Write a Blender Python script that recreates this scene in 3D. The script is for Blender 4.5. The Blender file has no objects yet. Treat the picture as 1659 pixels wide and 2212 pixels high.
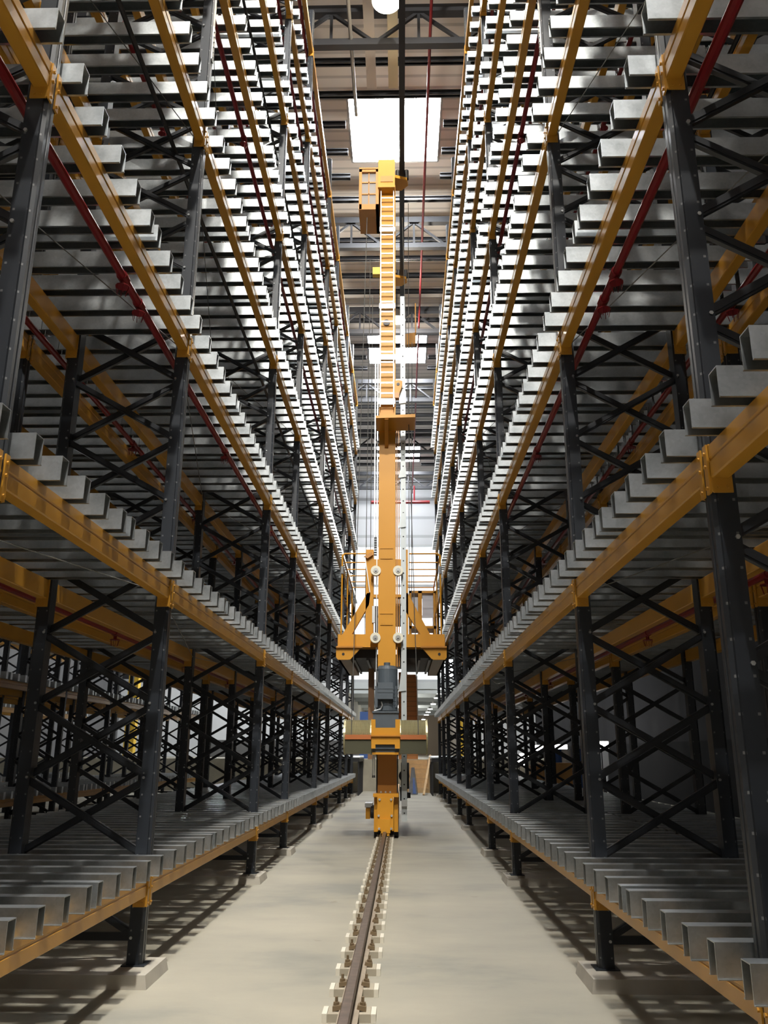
import bpy, math, random
from mathutils import Matrix, Vector
random.seed(7)
S = 1.5                      # metres per working unit (one unit = height of the eye above the floor)
C = bpy.context.scene.collection
sc = bpy.context.scene

# ---------------------------------------------------------------- camera
F, PITCH, YAW, ROLL = 1793.6, 0.283123, -0.021697, 0.003254
cd = bpy.data.cameras.new('camera'); cam = bpy.data.objects.new('camera', cd); C.objects.link(cam)
cd.sensor_fit = 'VERTICAL'; cd.sensor_height = 24.0; cd.lens = 24.0*F/2212
cd.clip_start = 0.05; cd.clip_end = 400
cam.matrix_world = (Matrix.Translation((0, 0, 1.0*S)) @ Matrix.Rotation(-YAW, 4, 'Z')
                    @ Matrix.Rotation(math.pi/2+PITCH, 4, 'X') @ Matrix.Rotation(ROLL, 4, 'Z'))
sc.camera = cam
sc.view_settings.view_transform = 'Standard'; sc.view_settings.look = 'None'
sc.view_settings.gamma = 1.0; sc.view_settings.use_curve_mapping = False
sc.view_settings.exposure = -0.40

# ---------------------------------------------------------------- world (dim daylight outside the hall)
w = bpy.data.worlds.new('world'); sc.world = w; w.use_nodes = True
w.node_tree.nodes['Background'].inputs[0].default_value = (0.75, 0.85, 1.0, 1)
w.node_tree.nodes['Background'].inputs[1].default_value = 0.12

# ---------------------------------------------------------------- light levels
ROOFLIGHT = 85.0            # emission of the roof lights
ENDWALL = 1.15              # emission added to the white end wall panels
LAMP_W = 10000.0             # high bay lamps over the aisle (warm)
SIDE_W = 150.0
HALL_W = 420.0

# ---------------------------------------------------------------- pixel -> working units, at a chosen distance
def ray(x, y):
    a = x-829.5; b = y-1106
    a, b = a*math.cos(ROLL)+b*math.sin(ROLL), -a*math.sin(ROLL)+b*math.cos(ROLL)
    u = -b/F; x1 = a/F
    y1 = math.cos(PITCH)-u*math.sin(PITCH); z = math.sin(PITCH)+u*math.cos(PITCH)
    return x1*math.cos(YAW)+y1*math.sin(YAW), -x1*math.sin(YAW)+y1*math.cos(YAW), z
def at(x, y, Y):
    r = ray(x, y); k = Y/r[1]
    return r[0]*k, 1+r[2]*k

# ---------------------------------------------------------------- materials
def mat(name, col, rough=0.5, metal=0.0, spec=0.5, noise=0.0, nscale=8.0, ncol=None, bump=0.0, coat=0.0, emis=None, estr=0.0):
    m = bpy.data.materials.new(name); m.use_nodes = True
    nt = m.node_tree; b = nt.nodes['Principled BSDF']
    b.inputs['Base Color'].default_value = (*col, 1)
    b.inputs['Roughness'].default_value = rough; b.inputs['Metallic'].default_value = metal
    b.inputs['Specular IOR Level'].default_value = spec
    if coat: b.inputs['Coat Weight'].default_value = coat
    if emis: b.inputs['Emission Color'].default_value = (*emis, 1); b.inputs['Emission Strength'].default_value = estr
    if noise:
        tc = nt.nodes.new('ShaderNodeTexCoord'); n = nt.nodes.new('ShaderNodeTexNoise')
        n.inputs['Scale'].default_value = nscale; n.inputs['Detail'].default_value = 5
        nt.links.new(tc.outputs['Object'], n.inputs['Vector'])
        r = nt.nodes.new('ShaderNodeValToRGB'); r.color_ramp.elements[0].position = 0.35; r.color_ramp.elements[1].position = 0.7
        c2 = ncol or tuple(c*(1-noise) for c in col)
        r.color_ramp.elements[0].color = (*c2, 1); r.color_ramp.elements[1].color = (*col, 1)
        nt.links.new(n.outputs['Fac'], r.inputs['Fac']); nt.links.new(r.outputs['Color'], b.inputs['Base Color'])
        if bump:
            bp = nt.nodes.new('ShaderNodeBump'); bp.inputs['Strength'].default_value = bump; bp.inputs['Distance'].default_value = 0.01
            nt.links.new(n.outputs['Fac'], bp.inputs['Height']); nt.links.new(bp.outputs['Normal'], b.inputs['Normal'])
    return m

def galv_mat():
    m = mat('galvanised', (0.60, 0.63, 0.64), 0.42, 1.0)
    nt = m.node_tree; b = nt.nodes['Principled BSDF']
    g = nt.nodes.new('ShaderNodeNewGeometry')
    v = nt.nodes.new('ShaderNodeTexVoronoi'); v.inputs['Scale'].default_value = 70
    nt.links.new(g.outputs['Position'], v.inputs['Vector'])
    n = nt.nodes.new('ShaderNodeTexNoise'); n.inputs['Scale'].default_value = 7; n.inputs['Detail'].default_value = 6
    nt.links.new(g.outputs['Position'], n.inputs['Vector'])
    mx = nt.nodes.new('ShaderNodeMix'); mx.data_type = 'FLOAT'; mx.inputs[0].default_value = 0.85
    nt.links.new(v.outputs['Color'], mx.inputs[2]); nt.links.new(n.outputs['Fac'], mx.inputs[3])
    r = nt.nodes.new('ShaderNodeValToRGB')
    r.color_ramp.elements[0].position = 0.3; r.color_ramp.elements[0].color = (0.40, 0.43, 0.445, 1)
    r.color_ramp.elements[1].position = 0.72; r.color_ramp.elements[1].color = (0.58, 0.61, 0.63, 1)
    nt.links.new(mx.outputs[0], r.inputs['Fac']); nt.links.new(r.outputs['Color'], b.inputs['Base Color'])
    mr = nt.nodes.new('ShaderNodeMapRange'); mr.inputs[3].default_value = 0.30; mr.inputs[4].default_value = 0.46
    nt.links.new(mx.outputs[0], mr.inputs[0]); nt.links.new(mr.outputs[0], b.inputs['Roughness'])
    return m

def post_mat():
    # dark blue-grey powder coat, with the punched slots of a rack upright
    m = mat('rack_upright_paint', (0.019, 0.023, 0.030), 0.38, 0.0, 0.5)
    nt = m.node_tree; b = nt.nodes['Principled BSDF']
    def N(t, **k):
        n = nt.nodes.new(t)
        for a, q in k.items(): setattr(n, a, q)
        return n
    def M(op, a, c=None, d=None):
        n = N('ShaderNodeMath', operation=op)
        for i, q in enumerate((a, c, d)):
            if q is None: continue
            if isinstance(q, (int, float)): n.inputs[i].default_value = q
            else: nt.links.new(q, n.inputs[i])
        return n.outputs[0]
    tc = N('ShaderNodeTexCoord'); sx = N('ShaderNodeSeparateXYZ'); nt.links.new(tc.outputs['Object'], sx.inputs[0])
    sn = N('ShaderNodeSeparateXYZ'); nt.links.new(tc.outputs['Normal'], sn.inputs[0])
    x, y, z = sx.outputs; nx = M('ABSOLUTE', sn.outputs[0]); ny = M('ABSOLUTE', sn.outputs[1])
    ay = M('ABSOLUTE', y)
    colm = M('LESS_THAN', M('ABSOLUTE', M('SUBTRACT', ay, 0.022)), 0.0040)
    fz = M('FRACT', M('DIVIDE', z, 0.075))
    slot = M('MULTIPLY', M('MULTIPLY', colm, M('LESS_THAN', fz, 0.42)), M('GREATER_THAN', nx, 0.6))
    fz2 = M('ABSOLUTE', M('SUBTRACT', M('FRACT', M('DIVIDE', z, 0.15)), 0.5))
    hx = M('LESS_THAN', M('ABSOLUTE', M('SUBTRACT', M('ABSOLUTE', x), 0.036)), 0.006)
    hole = M('MULTIPLY', M('MULTIPLY', hx, M('LESS_THAN', fz2, 0.04)), M('GREATER_THAN', ny, 0.6))
    mx = N('ShaderNodeMix', data_type='RGBA'); nt.links.new(slot, mx.inputs[0])
    mx.inputs[6].default_value = (0.019, 0.023, 0.030, 1); mx.inputs[7].default_value = (0.002, 0.002, 0.002, 1)
    m2 = N('ShaderNodeMix', data_type='RGBA'); nt.links.new(hole, m2.inputs[0])
    nt.links.new(mx.outputs[2], m2.inputs[6]); m2.inputs[7].default_value = (0.14, 0.145, 0.15, 1)
    nt.links.new(m2.outputs[2], b.inputs['Base Color'])
    return m

def concrete_mat():
    m = mat('concrete', (0.5, 0.47, 0.39), 0.62, 0.0, 0.35)
    nt = m.node_tree; b = nt.nodes['Principled BSDF']
    g = nt.nodes.new('ShaderNodeNewGeometry')
    mp = nt.nodes.new('ShaderNodeMapping'); nt.links.new(g.outputs['Position'], mp.inputs['Vector'])
    mp.inputs['Scale'].default_value = (0.45, 0.75, 1)
    n = nt.nodes.new('ShaderNodeTexNoise'); n.inputs['Scale'].default_value = 1.1; n.inputs['Detail'].default_value = 9; n.inputs['Roughness'].default_value = 0.6
    nt.links.new(mp.outputs['Vector'], n.inputs['Vector'])
    r = nt.nodes.new('ShaderNodeValToRGB'); e = r.color_ramp.elements
    e[0].position = 0.33; e[0].color = (0.215, 0.21, 0.18, 1); e[1].position = 0.66; e[1].color = (0.34, 0.315, 0.25, 1)
    q = e.new(0.47); q.color = (0.29, 0.272, 0.22, 1)
    nt.links.new(n.outputs['Fac'], r.inputs['Fac'])
    n2 = nt.nodes.new('ShaderNodeTexNoise'); n2.inputs['Scale'].default_value = 3.2; n2.inputs['Detail'].default_value = 3
    nt.links.new(g.outputs['Position'], n2.inputs['Vector'])
    r2 = nt.nodes.new('ShaderNodeValToRGB'); r2.color_ramp.elements[0].position = 0.70; r2.color_ramp.elements[0].color = (1, 1, 1, 1)
    r2.color_ramp.elements[1].position = 0.76; r2.color_ramp.elements[1].color = (0.80, 0.78, 0.74, 1)
    nt.links.new(n2.outputs['Fac'], r2.inputs['Fac'])
    mx = nt.nodes.new('ShaderNodeMix'); mx.data_type = 'RGBA'; mx.blend_type = 'MULTIPLY'; mx.inputs[0].default_value = 1
    nt.links.new(r.outputs['Color'], mx.inputs[6]); nt.links.new(r2.outputs['Color'], mx.inputs[7])
    nt.links.new(mx.outputs[2], b.inputs['Base Color'])
    return m

def roof_mat():
    # profiled roof sheet: narrow ribs across the hall
    m = mat('roof_sheet', (0.62, 0.58, 0.53), 0.6)
    nt = m.node_tree; b = nt.nodes['Principled BSDF']
    g = nt.nodes.new('ShaderNodeNewGeometry'); s = nt.nodes.new('ShaderNodeSeparateXYZ'); nt.links.new(g.outputs['Position'], s.inputs[0])
    wv = nt.nodes.new('ShaderNodeMath'); wv.operation = 'MULTIPLY'; wv.inputs[1].default_value = 1/0.42
    nt.links.new(s.outputs[1], wv.inputs[0])
    fr = nt.nodes.new('ShaderNodeMath'); fr.operation = 'FRACT'; nt.links.new(wv.outputs[0], fr.inputs[0])
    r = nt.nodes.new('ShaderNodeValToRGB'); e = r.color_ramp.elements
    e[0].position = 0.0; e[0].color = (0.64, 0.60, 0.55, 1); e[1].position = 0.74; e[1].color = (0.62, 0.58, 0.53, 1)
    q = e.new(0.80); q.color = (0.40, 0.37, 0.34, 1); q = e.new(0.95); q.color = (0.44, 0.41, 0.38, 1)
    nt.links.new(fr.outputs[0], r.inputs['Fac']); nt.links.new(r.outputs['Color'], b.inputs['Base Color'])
    return m

def ribbed(name, col, axis, period, dark=0.6, rough=0.45, metal=0.0):
    m = mat(name, col, rough, metal); nt = m.node_tree; b = nt.nodes['Principled BSDF']
    g = nt.nodes.new('ShaderNodeNewGeometry'); s = nt.nodes.new('ShaderNodeSeparateXYZ'); nt.links.new(g.outputs['Position'], s.inputs[0])
    wv = nt.nodes.new('ShaderNodeMath'); wv.operation = 'MULTIPLY'; wv.inputs[1].default_value = 1/period
    nt.links.new(s.outputs[axis], wv.inputs[0])
    fr = nt.nodes.new('ShaderNodeMath'); fr.operation = 'FRACT'; nt.links.new(wv.outputs[0], fr.inputs[0])
    r = nt.nodes.new('ShaderNodeValToRGB'); e = r.color_ramp.elements; r.color_ramp.interpolation = 'CONSTANT'
    e[0].position = 0; e[0].color = (*col, 1); e[1].position = 0.85; e[1].color = (*[c*dark for c in col], 1)
    nt.links.new(fr.outputs[0], r.inputs['Fac']); nt.links.new(r.outputs['Color'], b.inputs['Base Color'])
    return m

GALV = galv_mat(); POST = post_mat(); FLOOR = concrete_mat(); ROOF = roof_mat()
BRACE = mat('brace_paint', (0.014, 0.016, 0.020), 0.40, 0, 0.5)
ORANGE = mat('beam_orange', (0.52, 0.255, 0.028), 0.36, 0, 0.5, noise=0.10, nscale=3)
CRANE = mat('crane_yellow', (0.58, 0.265, 0.022), 0.45, 0, 0.35)
CRANED = mat('crane_yellow_dark', (0.46, 0.19, 0.022), 0.45)  # darker crane yellow; paints shade into the mast foot and flange strips
RED = mat('sprinkler_red', (0.20, 0.012, 0.016), 0.32, 0, 0.5)
STEEL = mat('roof_steel', (0.018, 0.019, 0.023), 0.5)
RAIL = mat('rail_steel', (0.16, 0.12, 0.095), 0.45, 0.4, noise=0.35, nscale=14)
RAILFOOT = mat('rail_foot', (0.34, 0.28, 0.21), 0.6, 0.1, noise=0.2, nscale=10)
PAD = mat('grout_pad', (0.36, 0.32, 0.245), 0.7, noise=0.12, nscale=10)
PADLIT = mat('pad_end_lit', (0.60, 0.56, 0.47), 0.6)  # paler copy of the pad colour, light painted into the pad ends
CLIP = mat('rail_clip', (0.20, 0.145, 0.085), 0.5, 0.4)
PLINTH = mat('plinth_concrete', (0.42, 0.39, 0.33), 0.7, noise=0.2, nscale=4)
MOTOR = mat('motor_grey', (0.085, 0.105, 0.125), 0.42, 0.0, noise=0.1, nscale=6)
DARK = mat('black_steel', (0.012, 0.012, 0.013), 0.5)
DECKBLK = mat('black_deck', (0.018, 0.018, 0.019), 0.45)
DRUM = mat('drum_brass', (0.42, 0.38, 0.22), 0.35, 0.55)
OLIVE = mat('dark_olive', (0.060, 0.058, 0.030), 0.6)
STRIPE = mat('red_oxide', (0.42, 0.13, 0.035), 0.5)
CREAM = mat('cream_nylon', (0.74, 0.71, 0.58), 0.4)
ZINC = mat('zinc_bright', (0.62, 0.64, 0.65), 0.35, 0.7)
BRIGHTG = mat('column_galvanised', (0.50, 0.54, 0.55), 0.5, 0.3)
UNDER = mat('beam_underside', (0.36, 0.31, 0.25), 0.6)
COPPER = ribbed('copper_panel', (0.90, 0.40, 0.14), 2, 0.105, 0.72, 0.4, 0.0)
CABGLS = mat('cab_mesh', (0.22, 0.20, 0.185), 0.5)
WOOD = mat('plank_wood', (0.60, 0.40, 0.20), 0.6, noise=0.18, nscale=6)
PLY = mat('plywood', (0.62, 0.34, 0.12), 0.6, noise=0.12, nscale=3)
WALLW = mat('wall_white', (0.72, 0.74, 0.76), 0.55)
WALLL = mat('wall_left_grey', (0.14, 0.14, 0.145), 0.6)
WALLG = ribbed('wall_grey_panel', (0.034, 0.034, 0.036), 1, 4.5, 0.85, 0.9)
WALLD = mat('wall_dark_band', (0.012, 0.012, 0.0125), 0.9, 0, 0.1)
WALLG.node_tree.nodes['Principled BSDF'].inputs['Specular IOR Level'].default_value = 0.1
CONCW = mat('wall_concrete', (0.40, 0.37, 0.29), 0.8, noise=0.2, nscale=2)
BLUE = mat('blue_paint', (0.03, 0.09, 0.30), 0.4)
YEL = mat('yellow_paint', (0.80, 0.52, 0.05), 0.5)
CLOTH = mat('grey_sheeting', (0.22, 0.22, 0.23), 0.8, noise=0.3, nscale=6)
ROPE = mat('wire_rope', (0.20, 0.20, 0.19), 0.45, 0.6)
LIGHTW = mat('lamp_lens', (1, 1, 1), 0.5, emis=(1.0, 0.98, 0.95), estr=25)
LAMPE = mat('high_bay_lens', (1, 1, 1), 0.5, emis=(1.0, 0.90, 0.68), estr=60)
SKY = mat('roof_light_sheet', (0.9, 0.9, 0.9), 0.5, emis=(0.93, 0.96, 1.0), estr=ROOFLIGHT)
ENDGLOW = mat('white_glow_panel', (0.8, 0.8, 0.8), 0.5, emis=(0.90, 0.95, 1.0), estr=ENDWALL)
SHADE = mat('lamp_housing', (0.35, 0.35, 0.34), 0.4, 0.6)

# ---------------------------------------------------------------- mesh helpers
class MB:
    def __init__(s): s.v = []; s.f = []; s.smooth = False
    def quadbox(s, p):          # eight corner points, bottom ring then top ring
        b = len(s.v); s.v += p
        s.f += [(b, b+3, b+2, b+1), (b+4, b+5, b+6, b+7), (b, b+1, b+5, b+4), (b+1, b+2, b+6, b+5), (b+2, b+3, b+7, b+6), (b+3, b, b+4, b+7)]
        return s
    def box(s, x0, x1, y0, y1, z0, z1):
        if x0 > x1: x0, x1 = x1, x0
        if y0 > y1: y0, y1 = y1, y0
        if z0 > z1: z0, z1 = z1, z0
        return s.quadbox([(x0, y0, z0), (x1, y0, z0), (x1, y1, z0), (x0, y1, z0), (x0, y0, z1), (x1, y0, z1), (x1, y1, z1), (x0, y1, z1)])
    def cbox(s, x0, x1, y0, y1, z0, z1, c):     # box with chamfered vertical and horizontal edges (front/back rim)
        if x0 > x1: x0, x1 = x1, x0
        pts = [(x0+c, z0), (x1-c, z0), (x1, z0+c), (x1, z1-c), (x1-c, z1), (x0+c, z1), (x0, z1-c), (x0, z0+c)]
        return s.prism_y(pts, y0, y1)
    def ext(s, ring0, ring1):
        n = len(ring0); b = len(s.v); s.v += ring0+ring1
        for i in range(n):
            j = (i+1) % n; s.f.append((b+i, b+j, b+n+j, b+n+i))
        s.f.append(tuple(b+i for i in reversed(range(n)))); s.f.append(tuple(b+n+i for i in range(n)))
        return s
    def prism_y(s, pts, y0, y1):   # pts (x,z)
        return s.ext([(x, y0, z) for x, z in pts], [(x, y1, z) for x, z in pts])
    def prism_x(s, pts, x0, x1):   # pts (y,z)
        return s.ext([(x0, y, z) for y, z in pts], [(x1, y, z) for y, z in pts])
    def prism_z(s, pts, z0, z1):
        return s.ext([(x, y, z0) for x, y in pts], [(x, y, z1) for x, y in pts])
    def tube(s, a, b, r, n=8, r2=None):
        a = Vector(a); b = Vector(b); d = (b-a).normalized()
        u = d.cross(Vector((0, 0, 1)) if abs(d.z) < 0.9 else Vector((1, 0, 0))).normalized(); v = d.cross(u)
        r2 = r if r2 is None else r2
        A = []; B = []
        for i in range(n):
            t = 2*math.pi*i/n; o = u*math.cos(t)+v*math.sin(t)
            A.append(tuple(a+o*r)); B.append(tuple(b+o*r2))
        return s.ext(A, B)
    def bar(s, a, b, w, h, side=(0, 1, 0)):      # rectangular bar from a to b; w along 'side'
        a = Vector(a); b = Vector(b); d = (b-a).normalized(); u = Vector(side); u = (u-d*u.dot(d)).normalized(); v = d.cross(u)
        A = [tuple(a+u*x*w/2+v*z*h/2) for x, z in ((-1, -1), (1, -1), (1, 1), (-1, 1))]
        B = [tuple(b+u*x*w/2+v*z*h/2) for x, z in ((-1, -1), (1, -1), (1, 1), (-1, 1))]
        return s.ext(A, B)
    def path(s, pts, r, n=6):
        for a, b in zip(pts, pts[1:]): s.tube(a, b, r, n)
        return s
    def add(s, o, dx=0, dy=0, dz=0, mx=1):
        b = len(s.v); s.v += [(x*mx+dx, y+dy, z+dz) for x, y, z in o.v]
        s.f += [tuple(b+i for i in (f if mx > 0 else reversed(f))) for f in o.f]
        return s
    def mesh(s, name, m, org=(0, 0, 0)):
        me = bpy.data.meshes.new(name)
        me.from_pydata([((x-org[0])*S, (y-org[1])*S, (z-org[2])*S) for x, y, z in s.v], [], s.f)
        me.materials.append(m); me.update()
        return me
    def build(s, name, m, parent=None, org=(0, 0, 0)):
        if parent is not None and org == (0, 0, 0) and 'o' in parent.keys(): org = tuple(parent['o'])
        me = s.mesh(name, m, org)
        o = bpy.data.objects.new(name, me); C.objects.link(o)
        if parent is not None: o.parent = parent; 
        else: o.location = tuple(c*S for c in org)
        return o
def tag(o, label, cat, group=None, kind=None):
    o['label'] = label; o['category'] = cat
    if group: o['group'] = group
    if kind: o['kind'] = kind
    return o
ORG = {}
def thing(name, loc, label, cat, group=None):
    o = bpy.data.objects.new(name, None); C.objects.link(o); o.empty_display_size = 0.1
    o.location = tuple(c*S for c in loc); tag(o, label, cat, group); ORG[o.name] = loc
    return o
def part(mb, name, m, parent):
    me = mb.mesh(name, m, ORG[parent.name])
    o = bpy.data.objects.new(name, me); C.objects.link(o); o.parent = parent; ORG[o.name] = ORG[parent.name]
    return o
def inst(name, me, loc=(0, 0, 0), parent=None):
    o = bpy.data.objects.new(name, me); C.objects.link(o); o.location = tuple(c*S for c in loc)
    if parent is not None: o.parent = parent
    return o
def struct(mb, name, m, parent=None):
    o = mb.build(name, m)
    if parent is not None: o.parent = parent
    else: o['kind'] = 'structure'
    return o
ORD = ['first', 'second', 'third', 'fourth', 'fifth', 'sixth', 'seventh', 'eighth', 'ninth', 'tenth', 'eleventh', 'twelfth', 'thirteenth', 'fourteenth', 'fifteenth', 'sixteenth']

# ---------------------------------------------------------------- the setting
XL, XR, Y0, YE, ZC = -12.0, 5.6, -6.0, 36.0, 13.1
struct(MB().box(-14, 9, Y0, 24.3, -0.1, 0), 'floor', FLOOR)
# roof lights sit in openings of the roof sheet
RL = [(-5.0, 'behind'), (4.4, 'over'), (13.9, 'ahead'), (23.4, 'far'), (32.8, 'end')]
RX0, RX1, RH = -1.02, 0.80, 0.98
m = MB(); edges = [Y0]
for yc, _ in RL: edges += [yc-RH, yc+RH]
edges.append(YE)
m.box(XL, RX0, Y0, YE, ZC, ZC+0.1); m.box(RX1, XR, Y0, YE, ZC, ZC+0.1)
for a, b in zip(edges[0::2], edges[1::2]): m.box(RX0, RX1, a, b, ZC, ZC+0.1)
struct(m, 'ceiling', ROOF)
for i, (yc, _) in enumerate(RL):
    k = struct(MB().box(RX0-.04, RX1+.04, yc-RH-.04, yc+RH+.04, ZC+0.1, ZC+0.13), 'window_%d' % (i+1), SKY)
    fr = MB()
    for x in (RX0, RX1): fr.box(x-.02, x+.02, yc-RH, yc+RH, ZC-.02, ZC+.1)
    for y in (yc-RH, yc+RH): fr.box(RX0, RX1, y-.02, y+.02, ZC-.02, ZC+.1)
    o = fr.build('window_frame', SHADE); o.parent = k
struct(MB().box(XL-.1, XL, Y0, YE, 0, ZC+.1), 'wall_left', WALLL)
struct(MB().box(XR, XR+.1, Y0, YE, 1.25, ZC+.1), 'wall_right', WALLG)
struct(MB().box(XR-.02, XR+.1, Y0, YE, 0, 1.25), 'trim_1', WALLD)
struct(MB().box(XL, XR, Y0-.1, Y0, 0, ZC+.1), 'wall_back', WALLL)
# end wall: solid sheet on top, emissive white panels under it, open below into the next hall
m = MB().box(XL, XR, YE, YE+.1, 9.9, ZC+.1); struct(m, 'wall_front', ribbed('end_wall_sheet', (0.50, 0.52, 0.54), 2, 1.3, 0.7))
dm = MB()
for z in (3.98, 5.35, 6.72, 8.09, 9.9): dm.box(XL, XR, YE-.04, YE+.08, z-.055, z+.055)
for x in (-8, -5.5, -3, -0.6, 1.6, 3.9): dm.box(x-.03, x+.03, YE-.04, YE+.08, 3.98, 9.9)
struct(MB().box(-2.3, 2.2, YE, YE+.05, 3.9, 9.9), 'window_6', ENDGLOW)  # white wall panels, their brightness added by emission
struct(MB().box(XL, -2.3, YE, YE+.1, 3.9, 9.9), 'wall_front_upper_left', WALLG)
struct(MB().box(2.2, XR, YE, YE+.1, 3.9, 9.9), 'wall_front_upper_right', WALLG)
struct(dm, 'trim_2', mat('wall_rail_grey', (0.45, 0.47, 0.48), 0.5))
struct(MB().box(XL, -2.3, YE, YE+.1, 0.85, 3.9), 'wall_front_left', WALLW)
struct(MB().box(2.4, XR, YE, YE+.1, 0.85, 3.9), 'wall_front_right', WALLW)
# raised floor of the next hall
struct(MB().box(-14, 9, 24.3, 70, 0.75, 0.85), 'floor_raised', FLOOR)
struct(MB().box(-14, 9, 24.25, 24.35, 0, 0.85), 'trim_3', CONCW)
struct(MB().box(-2.6, 3.2, YE+.1, 70, 4.05, 4.15), 'ceiling_next_hall', mat('hall_ceiling', (0.20, 0.20, 0.19), 0.7))
struct(MB().box(-2.7, -2.6, YE+.1, 70, .85, 4.15), 'wall_next_left', mat('hall_wall', (0.34, 0.34, 0.29), 0.7))
struct(MB().box(3.2, 3.3, YE+.1, 70, .85, 4.15), 'wall_next_right', mat('hall_wall_b', (0.30, 0.28, 0.25), 0.7))
struct(MB().box(-2.6, 3.2, 70, 70.1, .85, 4.15), 'wall_next_end', mat('hall_wall_c', (0.34, 0.29, 0.23), 0.7))

def lamp(name, loc, power, size=0.3, col=(1, 0.95, 0.85), parent=None, kind='POINT', spot=None, rot=None, sy=None):
    ld = bpy.data.lights.new(name, kind); ld.energy = power; ld.color = col
    if kind == 'AREA':
        ld.size = size*S
        if sy: ld.shape = 'RECTANGLE'; ld.size_y = sy*S
    else: ld.shadow_soft_size = size*S
    o = bpy.data.objects.new(name, ld); C.objects.link(o); o.location = tuple(c*S for c in loc)
    if rot: o.rotation_euler = rot
    if parent is not None:
        o.parent = parent; p = ORG[parent.name]; o.location = tuple((c-q)*S for c, q in zip(loc, p))
    return o

# ---------------------------------------------------------------- roof steel
PUR = [1.2+0.745*i for i in range(46)]
TRUSS = [-3.4, 1.3, 6.0, 10.6, 16.1, 20.0, 24.5, 29.2, 33.6]
k = 0
for y in PUR:
    if y > 35.5 or any(abs(y-t) < 0.42 for t in TRUSS): continue
    segs = [(XL, RX0-.02), (RX1+.02, XR)] if any(abs(y-c) < RH for c, _ in RL) else [(XL, XR)]   # cut at the roof lights to imitate glare swallowing the steel
    pm_ = MB()
    for xa_, xb_ in segs: pm_.box(xa_, xb_, y-.02, y+.02, 12.46, 12.56).box(xa_, xb_, y-.05, y+.05, 12.46, 12.475).box(xa_, xb_, y-.05, y+.05, 12.545, 12.56)
    o = pm_.build('roof_purlin', STEEL, org=(0, y, 12.5))
    tag(o, 'dark steel roof purlin, %s counted from the camera side of the aisle roof' % (ORD[k] if k < 16 else str(k+1)+'th'), 'purlin', 'roof purlins across the hall'); k += 1
for i, y in enumerate(TRUSS):
    t = thing('roof_truss', (0, y, 12.0), 'dark steel lattice roof truss, %s from the camera end of the hall' % ORD[i], 'truss', 'roof trusses')
    part(MB().box(XL, XR, y-.07, y+.07, 12.42, 12.56), 'top_chord', STEEL, t)
    part(MB().box(XL, XR, y-.06, y+.06, 11.78, 11.90), 'bottom_chord', STEEL, t)
    w_ = MB(); x = -11.6; up = True
    while x < 5.2:
        a = (x, y, 11.86 if up else 12.46); b = (x+.7, y, 12.46 if up else 11.86)
        w_.bar(a, b, .05, .05)
        if up: w_.bar((x+.7, y, 11.86), (x+.7, y, 12.46), .045, .045)
        x += .7; up = not up
    part(w_, 'lattice_web', STEEL, t)
# services running along the roof
def along(name, m, x, z, r, y0, y1, label, cat, sq=None):
    b = MB()
    if sq: b.box(x-sq, x+sq, y0, y1, z-r, z+r)
    else: b.tube((x, y0, z), (x, y1, z), r, 10)
    return tag(b.build(name, m, org=(x, y0, z)), label, cat)
along('crane_guide_rail', DARK, 0.025, 9.75, .05, -5, 22, 'dark steel top guide rail running above the aisle', 'rail', .04)
along('sprinkler_main', RED, 0.49, 12.2, .025, -5, 35.5, 'red roof sprinkler pipe right of the top guide rail', 'pipe')
along('cable_tray', mat('cable_tray', (0.55, 0.50, 0.45), 0.5), -0.50, 12.3, .012, -5, 12.0, 'left pale cable tray hung under the roof', 'cable tray', .085)
along('cable_tray', mat('cable_tray_b', (0.62, 0.55, 0.38), 0.5), -0.12, 12.3, .012, -5, 12.0, 'right cream cable tray hung under the roof', 'cable tray', .085)
along('conduit', SHADE, -0.78, 11.9, .03, -5, 12.2, 'grey round conduit along the roof, left of the trays', 'pipe')
gr = thing('guide_rail_hanger', (0.025, 5.9, 9.8), 'thin dark hanger rods carrying the top guide rail from the trusses', 'hanger')
hb = MB()
for y in TRUSS[1:7]: hb.bar((0.025, y, 9.8), (0.025, y, 11.8), .03, .03)
part(hb, 'hanger_rod', STEEL, gr)
o = MB().tube((-1.3, 33.5, at(830, 1085, 33.5)[1]), (1.2, 33.5, at(830, 1085, 33.5)[1]), .07, 10)
for x in (-.75, -.5, .55): o.tube((x, 33.5, at(830, 1085, 33.5)[1]), (x, 33.5, 11.9), .03, 8)
tag(o.build('sprinkler_header', RED, org=(0, 33.5, 10.3)), 'red header pipe crossing the far end of the aisle below the roof', 'pipe')
# high bay lamps hung over the aisle
for i, (y, lab) in enumerate([(-4.4, 'behind the camera'), (9.6, 'at the top edge of the view'), (19.0, 'beyond the crane mast'), (1.3, 'just above the camera')]):
    z = 11.62; x = -.10
    if i: x = at(835, 4, y)[0] if i == 1 else -.1
    if i == 1: z = at(835, 4, y)[1]
    t = thing('high_bay_lamp', (x, y, z), 'bell shaped high bay lamp hung over the aisle '+lab, 'lamp', 'high bay lamps')
    part(MB().tube((x, y, z+.02), (x, y, z+.30), .22, 20, .07), 'shade', SHADE, t)
    part(MB().tube((x, y, z), (x, y, z+.02), .21, 20), 'lens', LAMPE, t)
    part(MB().tube((x, y, z+.3), (x, y, 12.45), .012, 6), 'hanging_rod', STEEL, t)
    lamp('bulb_light', (x, y, z-.08), LAMP_W*(1.1, .04, .40, 1.4)[i], .12, ((1, .95, .86), (1, .85, .62), (1, .93, .82), (1, .95, .86))[i], t)

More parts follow.
